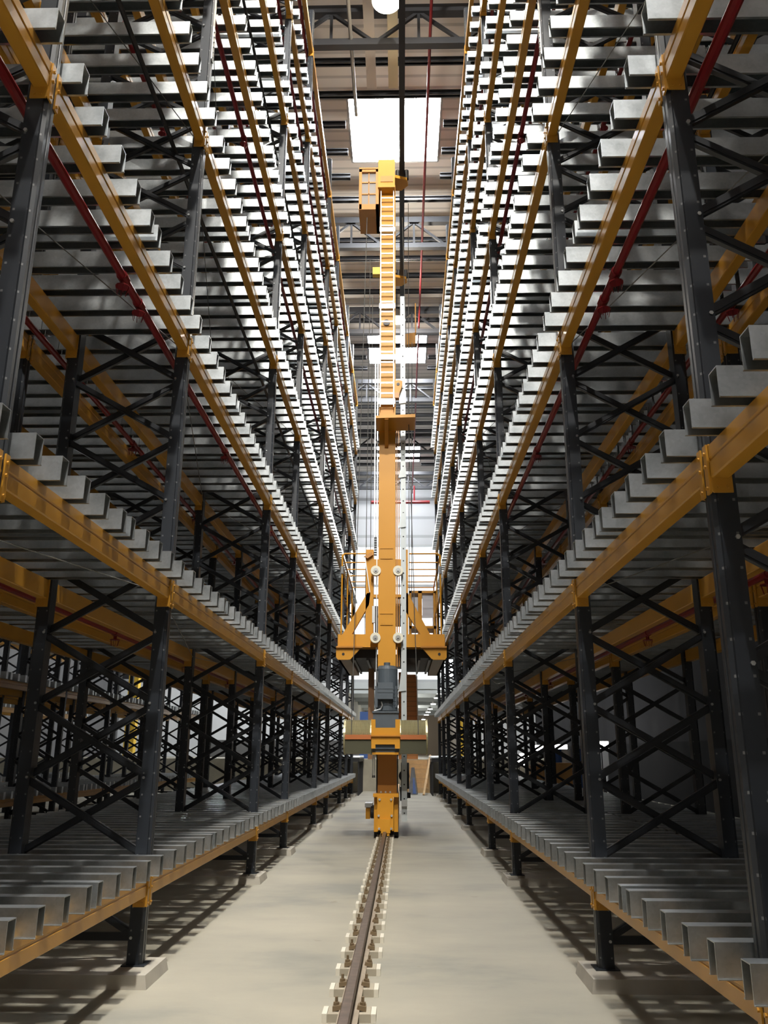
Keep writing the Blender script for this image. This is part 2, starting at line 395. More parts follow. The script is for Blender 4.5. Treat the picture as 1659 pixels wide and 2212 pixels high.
# ---------------------------------------------------------------- racks
LV = [0.447+1.42*i for i in range(8)]           # top of the beams
FY = [-0.70, 2.34, 4.27, 7.33, 9.26, 12.30, 14.23, 17.27, 19.20, 21.30]
PW, PD = 0.074, 0.070                           # upright: width along the aisle, depth
def post_section(sx):                            # open profile with a grooved nose, local coordinates, nose towards -sx... (sx=+1: nose at -x)
    w, d = PW/2, PD/2
    p = [(-d, -w*.62), (-d, -w*.16), (-d+.007, -w*.10), (-d+.007, w*.10), (-d, w*.16), (-d, w*.62), (-d+.012, w*.8), (-d+.014, w), (d, w), (d, w-.012), (d, -w+.012), (d, -w), (-d+.014, -w), (-d+.012, -w*.8)]
    if sx < 0: p = [(-x, y) for x, y in reversed(p)]
    return p
ZT = 11.05
POSTM = {s: MB().prism_z(post_section(s), 0, ZT-.055).mesh('rack_post', POST) for s in (1, -1)}
PANEL = 1.42/4; NODE0 = 0.884-2*PANEL             # bolt rows of the frame bracing
def braces(x0, x1, zt=10.9):
    out = []
    z = NODE0
    while z < zt-PANEL:
        out.append(((x0, -.012, z), (x1, -.012, z+PANEL), -1)); out.append(((x1, .012, z), (x0, .012, z+PANEL), 1)); z += PANEL
    return out
def brace_mesh(a, b):
    m = MB(); m.bar(a, b, .018, .034); m.bar((a[0], a[1]-.010, a[2]), (b[0], b[1]-.010, b[2]), .006, .018)
    return m
BR1 = {}
FRAME_D = 0.69
def frame(x_front, s, y, label, group, fine, ztop=ZT):
    """x_front: aisle face of the front post; s=+1 rack extends to +x"""
    xf = x_front+s*PD/2; xb = x_front+s*(FRAME_D-PD/2)
    t = thing('upright_frame', (xf, y, 0.055), label, 'rack upright', group)
    inst('upright', POSTM[s], (0, 0, 0), t); inst('upright', POSTM[-s], (xb-xf, 0, 0), t)
    if fine:
        if s not in BR1:
            def bm_(a, b):
                mm = brace_mesh(a, b); nf = len(mm.f)
                for p in (a, b):
                    xx = p[0]+(.022 if p[0] <= min(a[0], b[0])+1e-6 else -.022)
                    mm.tube((xx, -PW/2-.006, p[2]), (xx, -PW/2, p[2]), .007, 6)
                me = mm.mesh('brace', BRACE); me.materials.append(ZINC)
                for f_ in me.polygons[nf:]: f_.material_index = 1
                return me
            BR1[s] = [bm_(a, b) for a, b in [((0, -.014, 0), (s*(FRAME_D-PD), -.014, PANEL)), ((s*(FRAME_D-PD), .014, 0), (0, .014, PANEL))]]
            BR1[(s, 'h')] = MB().bar((0, 0, 0), (s*(FRAME_D-PD), 0, 0), .02, .035).mesh('brace', BRACE)
        z = NODE0
        inst('brace', BR1[(s, 'h')], (0, 0, z-.055), t)
        while z < 10.9-PANEL:
            inst('brace', BR1[s][0], (0, 0, z-.055), t); inst('brace', BR1[s][1], (0, 0, z-.055), t); z += PANEL
    else:
        key = (s, 'lace')
        if key not in BR1:
            mm = MB()
            z = NODE0; D = s*(FRAME_D-PD)
            mm.bar((0, 0, z), (D, 0, z), .02, .035)
            while z < 10.9-PANEL:
                mm.bar((0, -.012, z), (D, -.012, z+PANEL), .018, .034); mm.bar((D, .012, z), (0, .012, z+PANEL), .018, .034); z += PANEL
            BR1[key] = mm.mesh('lacing', BRACE)
        inst('lacing', BR1[key], (0, 0, -.055), t)
    bp = MB().box(-.055, .055, -.055, .055, 0, .006); bp.box(s*(FRAME_D-PD)-.055, s*(FRAME_D-PD)+.055, -.055, .055, 0, .006)
    o = bp.build('base_plate', POST); o.parent = t
    return t

# deck bars: inverted channel with return lips
BW, BH, TH = 0.056, 0.088, 0.0030
def bar_mb(L):
    h, w = BH, BW/2
    m = MB()
    m.box(0, L, -w, w, h-TH, h)                    # top
    m.box(0, L, -w, -w+TH, 0, h-TH); m.box(0, L, w-TH, w, 0, h-TH)
    m.box(0, L, -w-.006, -w, 0, .0025); m.box(0, L, w, w+.006, 0, .0025)
    return m
BEAM_H, BEAM_W = 0.098, 0.054
def beam_mb(L):                                  # along y from 0..L, aisle face at x=0, body towards +x, top at z=0
    h, w = BEAM_H, BEAM_W
    p = [(0.0, 0), (0, -.036), (.004, -.040), (.004, -.046), (0, -.050), (0, -h+.004), (.004, -h), (w-.004, -h), (w, -h+.004), (w, -.004), (w-.004, 0)]
    return MB().prism_y([(x, z) for x, z in p], 0, L)
def conn_mb(near):                               # angle bracket; near=True: at the end further from the camera (plate faces the camera)
    m = MB(); d = -1 if near else 1
    # leg on the aisle face of the upright
    m.box(-.006, 0.0, 0, -d*.026 , -.142, .006)
    # leg on the side of the upright, drawn down below the beam
    m.prism_y([(0, .006), (.060, .006), (.060, -.142), (.004, -.142), (0, -.138)], 0, d*.005)
    for z in (-.02, -.06, -.125): m.tube((-.006, -d*.014, z), (-.011, -d*.014, z), .006, 6)
    for z in (-.125,): m.tube((.018, d*.005, z), (.018, d*.009, z), .005, 6); m.tube((.045, d*.005, z), (.045, d*.009, z), .005, 6)
    return m
BEAMM = {}
def beam(xf, s, y0, y1, z, label, group):
    """xf: outer face of the beam, s: direction of its body"""
    a = y0+PW/2; b = y1-PW/2; L = round(b-a, 4)
    key = (L, s)
    if key not in BEAMM:
        BEAMM[key] = MB().add(beam_mb(L), mx=s).mesh('deck_beam', ORANGE)
        if (s, 'c') not in BEAMM:
            BEAMM[(s, 'c')] = MB().add(conn_mb(False), mx=s).mesh('connector', ORANGE), MB().add(conn_mb(True), mx=s).mesh('connector', ORANGE)
    t = thing('shelf_beam', (xf, a, z), label, 'rack beam', group)
    inst('beam_body', BEAMM[key], (0, 0, 0), t)
    c0, c1 = BEAMM[(s, 'c')]
    inst('connector', c0, (0, 0, 0), t); inst('connector', c1, (0, L, 0), t)
    return t

XFL, XFR = -1.205, 0.897                          # aisle faces of the two front racks
ROWS = [('left front', XFL, -1, -1.133), ('right front', XFR, 1, 0.805)]
BACK = [('left rear', XFL-FRAME_D-.23, -1), ('right rear', XFR+FRAME_D+.23, 1)]
BL = 0.892
deck = {s: None for s in (1, -1)}
BARM = {s: MB().add(bar_mb(BL), mx=s).mesh('deck_bar', GALV) for s in (1, -1)}
def bar_positions(y0, y1):
    c = (y0+y1)/2; h = (y1-y0)/2; out = []
    if h < 1.2:
        for k_ in range(5): out += [c-.058-.208*k_, c+.058+.208*k_]
        if y1 == FY[-1]: out = [v for v in out]
    else:
        for j in range(-2, 3): out.append(c+.208*j)
        for k_ in range(5): out += [c-.533-.208*k_, c+.533+.208*k_]
    return sorted(out)
BAYS = list(zip(FY, FY[1:]))
LEVN = ['lowest', 'second', 'third', 'fourth', 'fifth', 'sixth', 'seventh', 'top']
ds_all = []
for rn, xf, s, xe in ROWS:
    for li in range(7):
        for bi, (a, b) in enumerate(BAYS):
            for k_, y in enumerate(bar_positions(a, b)):
                if y < -.55: continue
                z = LV[li]; d = math.sqrt(y*y+(z-1)**2+1)
                # seen in the frame?
                dd = y*math.cos(PITCH)+(z-1)*math.sin(PITCH)
                vis = False
                if dd > .2:
                    px = 829.5+F*(xe+abs(YAW)*y)/dd; py = 1106+F*(y*math.sin(PITCH)-(z-1)*math.cos(PITCH))/dd
                    vis = -60 < px < 1720 and -60 < py < 2300
                ds_all.append((0 if vis else 1, d, rn, xe, s, li, bi, k_, y, z))
ds_all.sort(key=lambda q: (q[0], q[1]))
rest = {s: MB() for s in (1, -1)}
for n, (nv, d, rn, xe, s, li, bi, k_, y, z) in enumerate(ds_all):
    if n < 300:
        o = inst('deck_bar', BARM[s], (xe, y, z))
        tag(o, 'galvanised deck bar, %s in bay %s of the %s rack, %s deck' % (ORD[k_], ORD[bi], rn, LEVN[li]), 'deck bar', 'galvanised deck bars across the racks')
    else:
        rest[s].add(bar_mb(BL), xe, y, z, s)
restm = MB()
restm.add(rest[1]); restm.add(rest[-1])
# decks of the rear racks
for rn, xf, s in BACK:
    bmb = MB().add(bar_mb(BL-.02), mx=s)
    for li in range(7):
        for a, b in BAYS:
            for y in bar_positions(a, b):
                if y < 0.6: continue
                restm.add(bmb, xf-s*.097, y, LV[li])
for li in range(3):                               # decks of the far left rack across the next aisle
    for xr in (-4.9, -5.83, -7.9):
        for a, b in BAYS[1:]:
            for y in bar_positions(a, b): restm.add(MB().box(xr-.78, xr+.06, y-.027, y+.027, LV[li], LV[li]+.088))
o = restm.build('deck_bars', GALV); tag(o, 'galvanised deck bars of the higher, farther and rear decks of all the racks', 'deck bar', 'galvanised deck bars across the racks', 'stuff')

# frames
for rn, xf, s, xe in ROWS:
    for i, y in enumerate(FY):
        frame(xf, s, y, 'dark blue perforated upright frame of the %s rack, %s from the camera' % (rn, ORD[i]), 'upright frames beside the aisle', True)
for rn, xf, s in BACK:
    for i, y in enumerate(FY):
        frame(xf, s, y, 'dark upright frame of the %s rack, %s from the camera' % (rn, ORD[i]), 'upright frames of the rear racks', False)
for xr, nm in ((-4.9, 'nearer'), (-5.83, 'middle'), (-7.9, 'farthest')):
    for i, y in enumerate(FY[1:]):
        frame(xr, -1, y, 'dark upright frame of the %s far left rack, %s in that row' % (nm, ORD[i]), 'upright frames of the far left racks', False)
# beams: front racks one by one
restb = MB()
cnt = 0
for rn, xf, s, xe in ROWS:
    for li in range(8):
        for bi, (a, b) in enumerate(BAYS):
            z = LV[li]
            beam(xf, s, a, b, z, 'orange aisle side beam, bay %s of the %s rack, %s level' % (ORD[bi], rn, LEVN[li]), 'orange shelf beams'); cnt += 1
            xb = xf+s*FRAME_D
            beam(xb, -s, a, b, z, 'orange back beam, bay %s of the %s rack, %s level' % (ORD[bi], rn, LEVN[li]), 'orange shelf beams'); cnt += 1
for rn, xf, s in BACK:
    for li in range(8):
        for a, b in BAYS:
            L = b-a-PW; bm = MB().add(beam_mb(L), mx=s); bm2 = MB().add(beam_mb(L), mx=-s)
            restb.add(bm, xf, a+PW/2, LV[li]); restb.add(bm2, xf+s*FRAME_D, a+PW/2, LV[li])
            for q in (restb,):
                q.add(MB().add(conn_mb(False), mx=s), xf, a+PW/2, LV[li]); q.add(MB().add(conn_mb(True), mx=s), xf, b-PW/2, LV[li])
for li in range(3):
    for xr in (-4.9, -5.83, -7.9):
        for a, b in BAYS[1:]:
            L = b-a-PW
            restb.add(MB().add(beam_mb(L), mx=-1), xr, a+PW/2, LV[li]); restb.add(beam_mb(L), xr-FRAME_D, a+PW/2, LV[li])
tag(restb.build('shelf_beams', ORANGE), 'orange shelf beams of the rear racks and of the far left racks', 'rack beam', 'orange shelf beams', 'stuff')
# concrete plinths under the uprights
for sd, x0, x1 in (('left', -2.95, -1.125), ('right', 0.822, 2.62)):
    for i, y in enumerate(FY[1:]):
        h = .056; c = .012
        m = MB().quadbox([(x0, y-.21, 0), (x1, y-.21, 0), (x1, y+.15, 0), (x0, y+.15, 0), (x0+c, y-.2, h), (x1-c, y-.2, h), (x1-c, y+.14, h), (x0+c, y+.14, h)])
        tag(m.build('concrete_plinth', PLINTH, org=(x0, y, 0)), 'low concrete plinth under the %s rack, %s from the camera' % (sd, ORD[i]), 'plinth', 'concrete plinths')
# stub bracing under the lowest deck, spine ties
# sprinkler pipes inside the racks
def sprinkler(x, z, y0, y1, label, heads, r=.020):
    t = thing('sprinkler_pipe', (x, y0, z), label, 'pipe', 'in-rack sprinkler pipes')
    part(MB().tube((x, y0, z), (x, y1, z), r, 10), 'pipe', RED, t)
    for y in heads:
        if not y0 < y < y1: continue
        part(MB().tube((x, y-.03, z), (x, y+.025, z), r*1.3, 10).tube((x, y, z), (x, y, z-.045), .012, 8), 'tee', RED, t)
        c = MB().tube((x, y, z-.045), (x, y, z-.050), .034, 12)
        for q in range(6):
            an = q*math.pi/3; c.bar((x+.032*math.cos(an), y+.032*math.sin(an), z-.05), (x+.022*math.cos(an), y+.022*math.sin(an), z-.09), .003, .003)
        part(c, 'sprinkler_guard', RED, t)
hp = [0.9+.98*i for i in range(21)]
for li in (2, 4, 6):
    sprinkler(-1.335, LV[li]-.09, 0.2, 21.2, 'dark red sprinkler pipe under the %s deck of the left front rack' % LEVN[li], [1.75, 3.50, 3.75, 5.9, 8.1, 10.4, 12.9, 15.2])
    sprinkler(1.022, LV[li]-.09, 0.2, 21.2, 'dark red sprinkler pipe under the %s deck of the right front rack' % LEVN[li], [1.75, 3.50, 3.75, 5.9, 8.1, 10.4, 12.9, 15.2])
for li in range(1, 7):
    sprinkler(XFL-FRAME_D-.115, LV[li]-.06, 0.2, 21.2, 'dark red sprinkler pipe in the gap behind the left front rack, %s deck' % LEVN[li], hp[1::2], .018)
    sprinkler(XFR+FRAME_D+.115, LV[li]-.06, 0.2, 21.2, 'dark red sprinkler pipe in the gap behind the right front rack, %s deck' % LEVN[li], hp[1::2], .018)
sprinkler(-1.30, LV[7]-.05, 6, 21.2, 'bright red sprinkler pipe along the top beam of the left rack', [], .022)
# black conduits and thin tie wires under the decks
for x, z, lab in ((-1.385, 4.555, 'black conduit under the fourth deck of the left front rack'), (1.75, 4.57, 'black conduit behind the right front rack below the fourth deck'), (-1.385, 7.40, 'black conduit under the sixth deck of the left front rack')):
    tag(MB().tube((x, .2, z), (x, 21.2, z), .014, 8).build('conduit', DARK, org=(x, .2, z)), lab, 'conduit')
for sd, xf, s in (('left', XFL, -1), ('right', XFR, 1)):
    for li in (1, 2, 3, 4):
        for bi, (a, b) in enumerate(BAYS[1:6]):
            z = LV[li]-.06
            m = MB().tube((xf+s*.06, a, z), (xf+s*(FRAME_D-.06), b, z), .003, 5) if bi % 2 else MB().tube((xf+s*(FRAME_D-.06), a, z), (xf+s*.06, b, z), .003, 5)
            tag(m.build('tie_wire', ROPE, org=(xf, a, z)), 'thin steel tie rod crossing under the %s deck, bay %s of the %s rack' % (LEVN[li], ORD[bi+1], sd), 'tie rod', 'thin tie rods under the decks')

# upright splice plates (bright) on the posts
for sd, xf, s in (('left', XFL, -1), ('right', XFR, 1)):
    for i, y in enumerate(FY[2:8]):
        z = 5.38
        m = MB().box(xf-s*.006, xf, y-.022, y+.022, z-.13, z+.13)
        for dz in (-.10, -.06, -.02, .02, .06, .10): m.tube((xf-s*.012, y, z+dz), (xf-s*.006, y, z+dz), .006, 6)
        tag(m.build('splice_plate', ZINC, org=(xf, y, z)), 'bright splice plate on the %s front upright, %s of its row' % (sd, ORD[i]), 'plate', 'splice plates on the uprights')

# ---------------------------------------------------------------- floor rail
RXc = -0.209; RT = 0.098
rp = [(-.040, .030), (.040, .030), (.040, .036), (.008, .045), (.006, .074), (.020, .080), (.020, .094), (.016, RT), (-.016, RT), (-.020, .094), (-.020, .080), (-.006, .074), (-.008, .045), (-.040, .036)]
t = thing('crane_rail', (RXc, 0, 0), 'rusty brown steel crane rail down the middle of the aisle', 'rail')
part(MB().prism_y([(RXc+x*1.05, z) for x, z in rp[4:12]][::-1], -2, 23.4), 'rail_head', RAIL, t)
part(MB().prism_y([(RXc+x, z) for x, z in (rp[0], rp[1], rp[2], rp[3], (.006, .074), (-.006, .074), rp[12], rp[13])], -2, 23.4), 'rail_foot', RAILFOOT, t)
pm = MB().cbox(-.086, .086, -.052, .052, 0, .030, .003).mesh('rail_pad', PAD)
pe = MB().box(-.105, -.086, -.052, .052, 0, .0305).box(.086, .105, -.052, .052, 0, .0305).mesh('pad_end', PADLIT)
cm = {}
for sx in (-1, 1):
    m = MB().prism_y([(sx*.028, .037), (sx*.066, .030), (sx*.066, .048), (sx*.034, .052)], -.022, .022)
    cm[sx] = m.mesh('rail_clip', CLIP)
    b = MB().tube((sx*.052, 0, .045), (sx*.052, 0, .078), .006, 8).tube((sx*.052, 0, .050), (sx*.052, 0, .060), .013, 6)
    cm[(sx, 'b')] = b.mesh('clip_bolt', CLIP)
y = 3.68-.352*3; k = 0
while y < 23:
    o = thing('rail_chair', (RXc, y, 0), 'pale rail base plate with two bolted clips, %s up the track from the camera' % (ORD[k] if k < 16 else str(k+1)+'th'), 'rail plate', 'rail base plates')
    if y > 1.5 or True:
        inst('pad', pm, (0, 0, 0), o); inst('pad_end', pe, (0, 0, 0), o)
        for sx in (-1, 1):
            q = inst('rail_clip', cm[sx], (0, 0, 0), o); inst('clip_bolt', cm[(sx, 'b')], (0, 0, 0), q)
    k += 1
    y += .352

# ---------------------------------------------------------------- stacker crane
CY = 10.70
cr = thing('stacker_crane', (-.2, CY, 0.1), 'tall yellow stacker crane with single mast on the floor rail', 'crane')
def rb(x0, y0, x1, y1, Y, d, m=None):           # box from a front-face pixel rectangle at distance Y, depth d
    a, zt = at(x0, y0, Y); b, zb = at(x1, y1, Y); m = m or MB()
    return m.box(a, b, Y, Y+d, zb, zt)
def poly(pts, Y, d, m=None):
    m = m or MB(); q = [at(px, py, Y) for px, py in pts]
    return m.prism_y(q[::-1], Y, Y+d)
# bottom chassis
m = rb(808, 1722, 816, 1797, CY+.15, 4.6); rb(851, 1722, 860, 1797, CY+.15, 4.6, m)
m.box(-.32, -.10, CY+.35, CY+4.7, .12, .42)
part(m, 'chassis', CRANE, cr)
fp = poly([(815, 1722), (850, 1722), (850, 1795), (815, 1795)], CY, .1)
rb(823, 1770, 843, 1800, CY-.05, .06, fp)
fpo = part(fp, 'front_plate', CRANE, cr)
part(rb(825, 1795, 830, 1806, CY-.04, .12).add(rb(836, 1795, 841, 1806, CY-.04, .12)), 'rail_guide', CRANE, cr)
b = MB()
for px, py in ((820, 1727), (845, 1727), (819, 1790), (845, 1790), (818, 1762), (846, 1762)):
    x, z = at(px, py, CY); b.tube((x, CY, z), (x, CY-.02, z), .014, 8)
q = part(b, 'bolt', ZINC, fpo)
part(rb(806, 1714, 861, 1722, CY+.02, .8), 'flange_plate', CRANE, cr)
# wheels
for Y in (CY+.55, CY+4.2):
    part(MB().tube((-.265, Y, .195), (-.15, Y, .195), .10, 24), 'wheel', DARK, cr)
part(rb(808, 1797, 823, 1806, CY+.35, .3).add(rb(842, 1797, 861, 1806, CY+.35, .3)), 'rail_sweeper', DARK, cr)
# mast
MY = CY+.22
x0 = at(818, 1100, MY)[0]; x1 = at(854.5, 1100, MY)[0]; zt = at(836, 400, MY)[1]
part(MB().box(x0, x1, MY, MY+.42, at(836, 1640, MY)[1], zt), 'mast', CRANE, cr)
lm = rb(816, 1628, 857, 1716, MY-.03, .5); part(lm, 'mast_foot', CRANED, cr)  # shade below the winch put into the darker yellow
part(rb(813, 1630, 815.5, 1716, MY+.02, .1).add(rb(857.5, 1630, 860, 1716, MY+.02, .1)), 'mast_side_rail', DARK, cr)
b = MB()
for px in (823, 833, 843):
    x, z = at(px, 1711, MY-.03); b.tube((x, MY-.03, z), (x, MY-.045, z), .012, 8)
part(b, 'foot_bolt', ZINC, cr)
for (a, c) in ((1184, 1207), (1325, 1350)):
    p_ = rb(821.5, a, 848.5, c, MY-.012, .012); p_.add(rb(821, a-1, 849, a+.8, MY-.02, .02))
    po = part(p_, 'cover_plate', CRANE, cr)
    b = MB()
    for px in (825, 831, 838, 845):
        for py in (a+3, c-3):
            x, z = at(px, py, MY-.012); b.tube((x, MY-.012, z), (x, MY-.017, z), .004, 6)
    part(b, 'cover_bolt', CRANED, po)
# mast upper seams
part(rb(817.5, 958, 855, 962, MY-.008, .01).add(rb(817.5, 912, 855, 914, MY-.008, .01)), 'mast_joint', CRANE, cr)
# ladder on the mast
la = MB(); z0 = at(836, 884, MY)[1]; z1 = at(836, 402, MY)[1]; lx0 = at(822.5, 640, MY)[0]; lx1 = at(850.5, 640, MY)[0]
ld = thing if False else None
LB = part(MB().box(lx0-.006, lx0+.006, MY-.09, MY-.065, z0, z1).box(lx1-.006, lx1+.006, MY-.09, MY-.065, z0, z1), 'ladder', ZINC, cr)
n = 23
for i in range(n):
    z = z0+(z1-z0)*(i+.3)/n
    part(MB().box(lx0, lx1, MY-.085, MY-.070, z-.010, z+.010), 'rung', ZINC, LB)
for py in (500, 665, 775, 870):
    z = at(836, py, MY)[1]
    part(MB().box(lx0-.02, lx1+.02, MY-.06, MY, z-.04, z+.04), 'ladder_bracket', ZINC, LB)
# T platform below the ladder
pl = poly([(811, 898), (897, 894), (897, 901), (812, 903)], MY-.5, .48)
part(pl, 'rest_platform', CRANE, cr)
part(MB().bar((at(835, 905, MY-.45)[0], MY-.48, at(835, 905, MY-.45)[1]), (at(835, 965, MY)[0], MY, at(835, 965, MY)[1]), .05, .05), 'platform_strut', CRANED, cr)
# mast head: box and cabinet with grid window
part(rb(817, 345, 853, 404, MY-.16, .7), 'mast_head', CRANE, cr)
x, z = at(835, 385, MY-.17); part(rb(822, 380, 849, 392, MY-.17, .01), 'head_louvre', CRANED, cr)
cab = MB(); fr = [(776, 365, 781, 452), (812, 365, 818, 452), (776, 365, 818, 371), (776, 441, 818, 452)]
for r_ in fr: rb(*r_, MY-.12, .62, cab)
rb(776, 362, 818, 366, MY-.12, .62, cab)
cbo = part(cab, 'top_cabinet', CRANED, cr)
part(rb(781, 371, 812, 441, MY-.08, .02), 'cabinet_window', CABGLS, cbo)
mu = rb(796, 371, 797.5, 441, MY-.095, .015); rb(781, 393, 812, 395, MY-.095, .015, mu); rb(781, 418, 812, 420, MY-.095, .015, mu)
part(mu, 'muntin', CRANED, cbo)
# guide rollers at the mast top gripping the top guide rail
for (y_, zz) in ((MY+.1, 0), (MY+2.9, 0)):
    zc = 9.62
    part(MB().prism_z([(-.10, y_-.12), (.10, y_-.05), (.12, y_+.08), (.02, y_+.2), (-.10, y_+.2)], zc-.05, zc+.0), 'guide_arm', CRANE, cr)
    part(MB().tube((-.04, y_, zc), (-.04, y_, zc+.16), .035, 16).tube((.095, y_, zc), (.095, y_, zc+.16), .035, 16), 'guide_roller', DARK, cr)
part(rb(805, 577, 822, 592, MY+.3, .1), 'limit_bracket', YEL, cr)
# bracket with hole, right of the mast
h = poly([(852, 822), (862, 821), (869, 823), (869, 832), (863, 848), (861, 858), (852, 858)], MY+.02, .05)
ho = part(h, 'lug_plate', CRANE, cr)
x, z = at(860, 830, MY+.02); part(MB().tube((x, MY+.02, z), (x, MY+.012, z), .022, 16), 'lug_hole', DARK, ho)
part(rb(852, 848, 862, 859, MY-.04, .1), 'lug_block', CRANED, ho)
x, z = at(835, 697, MY-.005); part(MB().tube((x, MY, z), (x, MY-.012, z), .05, 16), 'mast_opening', DARK, cr)
# galvanised column with holes beside the mast
GX0, GX1 = at(866, 1200, MY+.1)[0], at(877, 1200, MY+.1)[0]
zb = at(871, 1775, MY+.1)[1]; ztp = at(871, 640, MY+.1)[1]
gc = part(MB().box(GX0, GX1, MY+.1, MY+.16, zb, ztp), 'control_column', BRIGHTG, cr)
hh = MB(); z = zb+.1
while z < ztp:
    x = (GX0+GX1)/2; hh.tube((x, MY+.1, z), (x, MY+.096, z), .010, 8); z += .17
part(hh, 'column_hole', DARK, gc)
br = MB()
for a, c in ((1108, 1138), (1440, 1492), (1010, 1030), (845, 870)):
    poly([(868, a), (877, a), (877, c), (861, c+2), (863, c-12)], MY+.08, .02, br)
part(br, 'column_bracket', BRIGHTG, gc)
# twin guide bars left of the mast, with chain
def strip(px, pa, pb, Y, wd, d):
    x = at(px, 1130, Y)[0]; return MB().box(x-wd/2, x+wd/2, Y, Y+d, at(px, pb, Y)[1], at(px, pa, Y)[1])
part(strip(809, 760, 1185, MY+.15, .012, .02), 'guide_bar', ZINC, cr); part(strip(814.5, 760, 1500, MY+.15, .012, .02), 'guide_bar', ZINC, cr)
part(strip(857.5, 905, 1440, MY+.05, .016, .08), 'mast_guide_strip', CRANED, cr); part(strip(862, 905, 1440, MY+.2, .012, .03), 'mast_guide_strip', CRANED, cr)
ch = MB(); z = at(811, 1200, MY+.12)[1]
while z < at(811, 1163, MY+.12)[1]:
    x = at(811, 1180, MY+.12)[0]; ch.box(x-.018, x+.018, MY+.12, MY+.14, z, z+.022); z += .034
part(ch, 'chain', DARK, cr)
# winch
WY = MY-.30; zc = at(835, 1592, WY)[1]; R = .205
dl, dr = at(746, 1592, WY)[0], at(921, 1592, WY)[0]; il, ir = at(803, 1592, WY)[0], at(864, 1592, WY)[0]
def drum(xa, xb):
    m = MB()
    n = 26
    for i in range(n):
        a = xa+(xb-xa)*i/n; b_ = xa+(xb-xa)*(i+1)/n; mid = (a+b_)/2
        m.tube((a, WY, zc), (mid, WY, zc), R-.004, 28, R); m.tube((mid, WY, zc), (b_, WY, zc), R, 28, R-.004)
    m.tube((xa-.012, WY, zc), (xa+.012, WY, zc), R+.008, 28); m.tube((xb-.012, WY, zc), (xb+.012, WY, zc), R+.008, 28)
    return m
part(drum(dl, il), 'rope_drum', DRUM, cr); part(drum(ir, dr), 'rope_drum', DRUM, cr)
part(rb(745, 1598, 802, 1628, WY-R-.03, .3), 'lower_drum_box', OLIVE, cr); part(rb(864, 1598, 921, 1628, WY-R-.03, .3), 'lower_drum_box', OLIVE, cr)  # dark olive boxes in front of the lower drum halves
part(rb(745, 1587, 921, 1597.5, WY-R-.05, .06), 'drum_guard', STRIPE, cr)
wf = poly([(802, 1554), (811, 1554), (811, 1572), (854, 1572), (854, 1554), (864, 1554), (864, 1617), (853, 1617), (853, 1608), (811, 1608), (811, 1617), (802, 1617)], WY-R-.09, .08)
wfo = part(wf, 'winch_frame', CRANE, cr)
part(rb(801, 1588, 865, 1591, WY-R-.12, .05), 'winch_rib', CRANED, wfo)
part(rb(804, 1617, 862, 1625, WY-R-.02, .3).add(rb(811, 1609, 853, 1618, WY-R-.05, .1)), 'winch_base', MOTOR, cr)
part(rb(804, 1625, 861, 1630, WY-R-.04, .6), 'winch_shelf', CRANE, cr)
part(rb(806, 1537, 861, 1572, WY-.16, .3).add(rb(804, 1536, 862, 1540, WY-.18, .3)), 'gearbox', MOTOR, cr)
# motor standing on the gearbox
mxc = at(836, 1480, WY)[0]; zm0 = at(836, 1536, WY)[1]; zm1 = at(836, 1447, WY)[1]
mr = (at(859, 1480, WY)[0]-at(813, 1480, WY)[0])/2
mo = part(MB().tube((mxc, WY, zm0), (mxc, WY, zm1), mr, 28), 'motor', MOTOR, cr)
part(MB().tube((mxc, WY, zm1), (mxc, WY, zm1+.045), mr*1.02, 28, mr*.8).tube((mxc, WY, zm1+.045), (mxc, WY, zm1+.09), mr*.3, 16), 'motor_cap', MOTOR, mo)
rbm = MB(); rg = at(836, 1490, WY)[1]
for i in range(5): rbm.tube((mxc, WY, rg-.09*i*.5), (mxc, WY, rg-.09*i*.5-.012), mr*1.03, 28)
part(rbm, 'cooling_fin', MOTOR, mo)
tb = rb(816, 1474, 849, 1510, WY-mr-.07, .12); rb(815, 1486, 850, 1488, WY-mr-.075, .02, tb); rb(815, 1494, 850, 1496, WY-mr-.075, .02, tb)
part(tb, 'terminal_box', MOTOR, mo)
part(rb(810, 1482, 816, 1528, WY-mr*.6, .1), 'motor_foot', MOTOR, mo); part(rb(850, 1482, 857, 1528, WY-mr*.6, .1), 'motor_foot', MOTOR, mo)
pts = [at(824, 1516, WY-mr), at(826, 1524, WY-mr), at(822, 1532, WY-mr), at(808, 1536, WY-mr)]
part(MB().path([(x, WY-mr-.02, z) for x, z in pts], .008), 'motor_cable', ZINC, mo)
pts = [at(816, 1450, WY-mr), at(815, 1470, WY-mr), at(817, 1480, WY-mr)]
part(MB().path([(x, WY-mr-.01, z) for x, z in pts], .005), 'motor_cable', ZINC, mo)
# lifting carriage around the mast
KY = MY+.12
part(rb(730, 1370, 816, 1398, KY, .25).add(rb(855, 1370, 961, 1398, KY, .25)).add(rb(814, 1372, 858, 1392, KY+.32, .2)), 'carriage_beam', CRANE, cr)
part(poly([(726, 1396), (783, 1396), (757, 1424), (752, 1425), (730, 1425), (726, 1420)], KY-.06, .05), 'fork_end_plate', CRANE, cr)
part(poly([(909, 1396), (965, 1396), (965, 1420), (961, 1425), (936, 1425), (931, 1422)], KY-.06, .05), 'fork_end_plate', CRANE, cr)
for px in (741.5, 949): 
    x, z = at(px, 1413, KY-.06); part(MB().tube((x, KY-.06, z), (x, KY-.066, z), .018, 14), 'plate_hole', DARK, cr)
la0, zb0 = at(730, 1425, KY); la1 = at(757, 1425, KY)[0]; ra0 = at(935, 1425, KY)[0]; ra1 = at(963, 1425, KY)[0]; zt0 = at(740, 1398, KY)[1]
part(MB().box(la0, la1, KY-.01, KY+2.35, zb0, zb0+.09).box(la0, la0+.03, KY, KY+2.35, zb0, zt0), 'load_fork', UNDER, cr)
